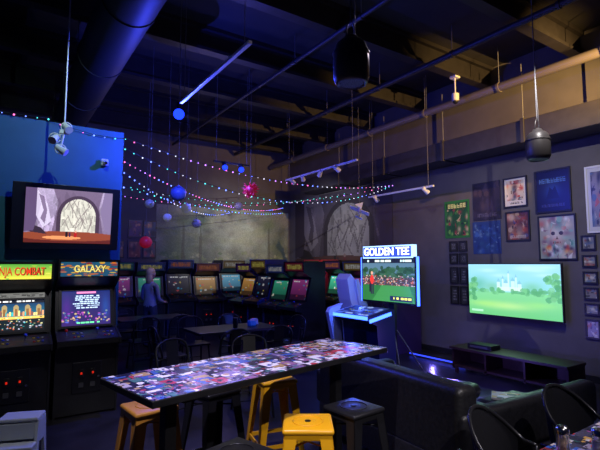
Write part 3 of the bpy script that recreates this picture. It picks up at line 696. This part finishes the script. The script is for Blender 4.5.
b=MB(); b.box((0,0,.004),(.2,.28,.008),WHITE); mm=b.obj('menu_sheet',(2.88,1.12,.75),.3); cc=Cv(30,40,(.85,.82,.8)); cc.lines(.1,.1,.9,.7,8,(.3,.1,.1)); cc.rect(.1,.78,.9,.94,(.75,.15,.12)); panel('print',cc,.195,.275,0,mm,(0,0,.009),horizontal=True)
# mid-room tables
table((3.0,6.3,0),0,1.3,.7); table((2.35,8.3,0),0,1.2,.7); table((1.75,9.4,0),0,.8,.6)
for x,y,r in((2.65,5.66,math.pi),(3.3,5.64,math.pi),(2.65,6.94,0),(3.35,6.95,0),(2.03,6.28,1.57),(3.97,6.3,-1.57),(2.05,7.66,math.pi),(2.6,7.65,math.pi),(2.05,8.94,0),(1.45,8.3,1.57),(1.75,4.9,.3),(2.5,4.7,-.3)):
    chair((x,y,0),r+R.uniform(-.06,.06))
b=MB(); b.lathe((0,0,0),[(0,0),(.035,0),(.042,.14),(.044,.15),(0,.15)],PLASTIC,n=16); b.obj('drinking_cup',(3.0,6.2,.75))
for i,(x,y) in enumerate(((3.3,6.25),(3.42,6.4))):
    b=MB(); b.box((0,0,.04),(.1,.1,.08),mat('condiment_box_%d'%i,((.05,.35,.6),(.5,.5,.55))[i],.4),bev=.006); b.box((0,0,.085),(.08,.08,.012),WHITE); b.obj('condiment_caddy',(x,y,.75))

# ------------------------------------------------------------------ sofa (L-shape), bench, magazine
b=MB()
b.box((.5,.9,.2),(1.0,1.75,.24),LEATHER,bev=.03,seg=3)
b.box((1.3,.36,.2),(.75,.68,.24),LEATHER,bev=.03,seg=3)
b.box((.11,.9,.55),(.22,1.78,.56),LEATHER,bev=.06,seg=4)
b.box((.92,.06,.47),(1.82,.15,.36),LEATHER,bev=.05,seg=4)
b.box((.5,1.76,.46),(1.0,.16,.34),LEATHER,bev=.05,seg=4)
b.box((.62,.54,.37),(.78,.78,.16),LEATHER,bev=.05,seg=4); b.box((.62,1.3,.37),(.78,.72,.16),LEATHER,bev=.05,seg=4); b.box((1.33,.42,.37),(.6,.55,.16),LEATHER,bev=.05,seg=4)
for y in(.52,1.3): b.box((.3,y,.6),(.2,.68,.36),LEATHER,rot=(0,-.2,0),bev=.07,seg=4)
for x in(.1,.9,1.6): b.cyl((x,.1,0),(x,.1,.09),.025,CHROME)
for x in(.1,.9): b.cyl((x,1.7,0),(x,1.7,.09),.025,CHROME)
so=b.obj('leather_sofa',(2.72,2.05,0),-.04)
b=MB(); b.box((0,0,0),(.42,.42,.14),LEATHER,bev=.06,seg=4); o=b.obj('sofa_cushion',(.75,.72,.56),0,so); o.rotation_euler=(.0,.1,.3)
cc=Cv(40,50,(.8,.75,.7)); cc.blobs(25,[(.7,.1,.1),(.1,.1,.15),(.8,.7,.3),(.9,.9,.9)],.18)
b=MB(); b.box((0,0,.008),(.24,.32,.016),WHITE); o=b.obj('magazine',(1.3,.5,.455),.6,so); panel('cover',cc,.235,.315,0,o,(0,0,.0165),horizontal=True)
BRN=mat('brown_wood',(.03,.014,.01),.45,var=.3,vscale=10)
b=MB(); b.box((0,0,.38),(.5,1.8,.04),BRN,bev=.005); b.box((.02,0,.1),(.44,1.76,.03),BRN)
for y in(-.87,-.3,.3,.87): b.box((.02,y,.22),(.44,.03,.32),BRN)
b.box((.23,0,.24),(.02,1.74,.3),BRN)
for x in(-.2,.2):
    for y in(-.8,.8): b.box((x,y,.04),(.04,.04,.09),BRN)
b.obj('media_console',(6.3,3.85,0))
b=MB(); b.box((0,0,.035),(.25,.4,.07),PLASTIC,bev=.005); b.box((-.13,0,.035),(.005,.3,.03),CHR_D); b.obj('game_console',(6.3,4.3,.40))
# step stool
GP=mat('grey_plastic',(.5,.55,.58),.5,var=.05)
b=MB(); b.box((0,0,.36),(.32,.22,.035),GP,bev=.012); b.box((0,.0,.19),(.28,.02,.3),GP)
for sx in(-1,1):
    b.prism([(-.16,0),(-.1,.35),(.1,.35),(.16,0),(.11,0),(.06,.16),(-.06,.16),(-.11,0)],sx*.15-.012,sx*.15+.012,GP)
b.box((0,-.105,.27),(.28,.012,.13),GP); b.box((0,-.18,.17),(.32,.15,.03),GP,bev=.01); 
for sx in(-1,1): b.box((sx*.145,-.18,.08),(.02,.13,.16),GP)
b.obj('step_stool',(.25,4.76,0),-.35)

# ------------------------------------------------------------------ back area: pictures
for x,z,cl in((2.75,2.05,(.5,.25,.15)),(3.1,2.05,(.3,.3,.35)),(2.35,2.05,(.5,.4,.2)),(2.75,2.55,(.3,.15,.3)),(3.1,2.55,(.2,.3,.4))):
    b=MB(); b.box((0,0,0),(.32,.03,.42),PLASTIC); o=b.obj('picture_frame',(x,BY-.016,z)); cc=art(16,20,cl,[(.8,.6,.4),(.1,.1,.1),(.6,.2,.2)],12,.25); panel('artwork',cc,.27,.37,0,o,(0,-.017,0))

# ------------------------------------------------------------------ person
def person(loc,rz):
    V=[];Rr=[];Ed=[]
    def v(p,r,par=None):
        V.append(p);Rr.append(r); i=len(V)-1
        if par is not None: Ed.append((par,i))
        return i
    pel=v((0,0,.86),(.145,.105)); wa=v((0,.0,.98),(.12,.09),pel); ch=v((0,.01,1.16),(.145,.1),wa); ne=v((0,.015,1.3),(.075,.065),ch); nk=v((0,.0,1.36),(.048,.048),ne); nt_=v((0,-.01,1.41),(.045,.045),nk)
    for s in(-1,1):
        hp=v((s*.085,0,.8),(.088,.09),pel); kn=v((s*.1,-.02,.44),(.058,.06),hp); an=v((s*.1,.02,.08),(.038,.04),kn); v((s*.105,-.1,.035),(.04,.03),an)
        sh=v((s*.155,.01,1.25),(.055,.055),ne); el=v((s*.2,.0,.99),(.042,.042),sh); wr=v((s*.17,-.2,.92),(.027,.025),el); pm=v((s*.155,-.27,.92),(.03,.016),wr)
        for k,l in enumerate((.055,.07,.075,.068)):
            x=s*(.155)+(k-1.5)*.018; a=v((x,-.27-l*.55,.915),(.009,.009),pm); v((x,-.27-l,.895),(.007,.007),a)
        t=v((s*.125,-.26,.91),(.011,.011),pm); v((s*.11,-.3,.9),(.009,.009),t)
    me=bpy.data.meshes.new('tmp'); me.from_pydata(V,Ed,[]); o=bpy.data.objects.new('person',me); sc.collection.objects.link(o)
    md=o.modifiers.new('skin','SKIN'); 
    for i,r in enumerate(Rr): me.skin_vertices[0].data[i].radius=r
    me.skin_vertices[0].data[0].use_root=True
    ss=o.modifiers.new('ss','SUBSURF'); ss.levels=2; ss.render_levels=2
    bpy.context.view_layer.update(); dg=bpy.context.evaluated_depsgraph_get()
    m2=bpy.data.meshes.new_from_object(o.evaluated_get(dg)); o.modifiers.clear(); o.data=m2; m2.name='person_body'
    SK=mat('skin',(.55,.3,.22),.5); SH=mat('shirt_blue_grey',(.3,.34,.42),.8,var=.1,vscale=20); JE=mat('jeans',(.03,.04,.08),.8); SHO=mat('shoes',(.02,.02,.02),.5)
    m2.materials.clear()
    for m in(SH,JE,SHO,SK): m2.materials.append(m)
    for p in m2.polygons:
        c=p.center; p.use_smooth=True; p.material_index=0
        if c.z<.86 : p.material_index=1
        if c.z<.075: p.material_index=2
        if c.y<-.19 and c.z>.8: p.material_index=3
        if c.z>1.335: p.material_index=3
    b=MB()
    b.ball((0,-.01,1.5),.1,SK,n=24,sc3=(.78,.92,1.15)); b.ball((0,-.02,1.44),.07,SK,n=16,sc3=(.85,.95,.85))
    b.cyl((0,-.1,1.51),(0,-.122,1.475),.008,SK,r1=.015,n=8); b.ball((0,-.115,1.472),.014,SK,n=8)
    HR=mat('blonde_hair',(.7,.48,.2),.6,var=.25,vscale=60); EY=mat('eye_white',(.8,.8,.8),.2); LP=mat('lips',(.45,.12,.12),.4)
    for s in(-1,1):
        b.ball((s*.03,-.092,1.505),.012,EY,n=10); b.ball((s*.03,-.102,1.505),.006,PLASTIC,n=8); b.ball((s*.08,.0,1.49),.022,SK,n=8,sc3=(.4,.7,1.1)); b.box((s*.03,-.1,1.528),(.03,.008,.005),HR)
    b.ball((0,-.105,1.44),.02,LP,n=8,sc3=(1,.4,.35))
    b.ball((0,.018,1.53),.105,HR,n=24,sc3=(.86,.9,1.0)); b.ball((0,.06,1.42),.08,HR,n=16,sc3=(1.0,.6,1.6))
    b.obj('head',(0,0,0),0,o)
    o.location=loc; o.rotation_euler=(0,0,rz); return o
person((2.62,9.35,0),2.2)

# ------------------------------------------------------------------ lights
light('blue_spot_glow','POINT',(1.88,5.62,3.42),210,(.04,.06,1.0))
light('blue_bar_glow','POINT',(3.42,7.05,3.25),45,(.08,.1,1.0))
light('violet_fill_back','POINT',(3.3,8.6,3.2),20,(.7,.55,1.0))
light('fairy_glow','POINT',(3.6,7.6,2.9),10,(.7,.5,1.0))
light('washer_back','SPOT',(5.3,8.6,3.0),170,(1.0,1.0,.9),(5.3,11.3,2.25),88,1.0)
light('washer_projection','SPOT',(4.9,7.9,3.3),220,(.95,.9,1.0),(7.2,9.0,2.5),75,1.0)  # brightens the painted projection on the right wall
light('washer_right','SPOT',(3.8,3.8,4.0),120,(.95,.9,1),(7.2,5.4,1.7),80,1.0)
light('washer_posters','SPOT',(4.6,2.2,4.0),215,(1,.95,.95),(7.2,3.7,2.1),74,.9)
light('washer_teal','SPOT',(.7,4.6,3.9),50,(.6,.9,1.0),(.2,6.4,3.0),95)
light('fill_arcade','SPOT',(1.0,3.2,4.0),130,(.95,.92,1),(.4,5.2,.5),48)  # added fill spot to brighten the cabinet fronts
light('house_lamp_table','SPOT',(.6,1.9,3.9),420,(.86,.78,1.0),(1.3,2.7,.9),48)
light('spot_stools','SPOT',(1.0,-.6,3.2),220,(1,.92,.92),(1.8,2.5,.6),42)  # unseen spot behind the camera, aimed at the stools
light('spot_dining','SPOT',(3.4,.1,3.2),150,(1,.9,.88),(3.0,1.2,.7),64)  # unseen spot aimed at the dining table
light('fill_sofa','SPOT',(2.6,.0,3.9),65,(.6,.62,1),(3.4,2.9,.6),50)  # added fill spot to lift the dark sofa
light('warm_streak_spot','SPOT',(5.95,1.2,4.15),1400,(1,.58,.16),(6.8,4.6,4.3),66,.9)  # added unseen spot; warm light on pipes imitates lens-flare streaks
light('ceiling_fill','POINT',(3.0,2.6,3.7),9,(.8,.68,.85))  # added general fill with no fixture behind it
w=bpy.data.worlds.new('World'); sc.world=w; w.use_nodes=True
w.node_tree.nodes['Background'].inputs[0].default_value=(.35,.3,.6,1); w.node_tree.nodes['Background'].inputs[1].default_value=.05

# ------------------------------------------------------------------ camera
cam=bpy.data.cameras.new('camera'); cam.lens=27; cam.sensor_width=36; cam.clip_start=.05
co=bpy.data.objects.new('camera',cam); sc.collection.objects.link(co)
co.location=(0,0,1.7); co.rotation_euler=(math.radians(94.95),0,-math.atan2(.557,.83)); sc.camera=co
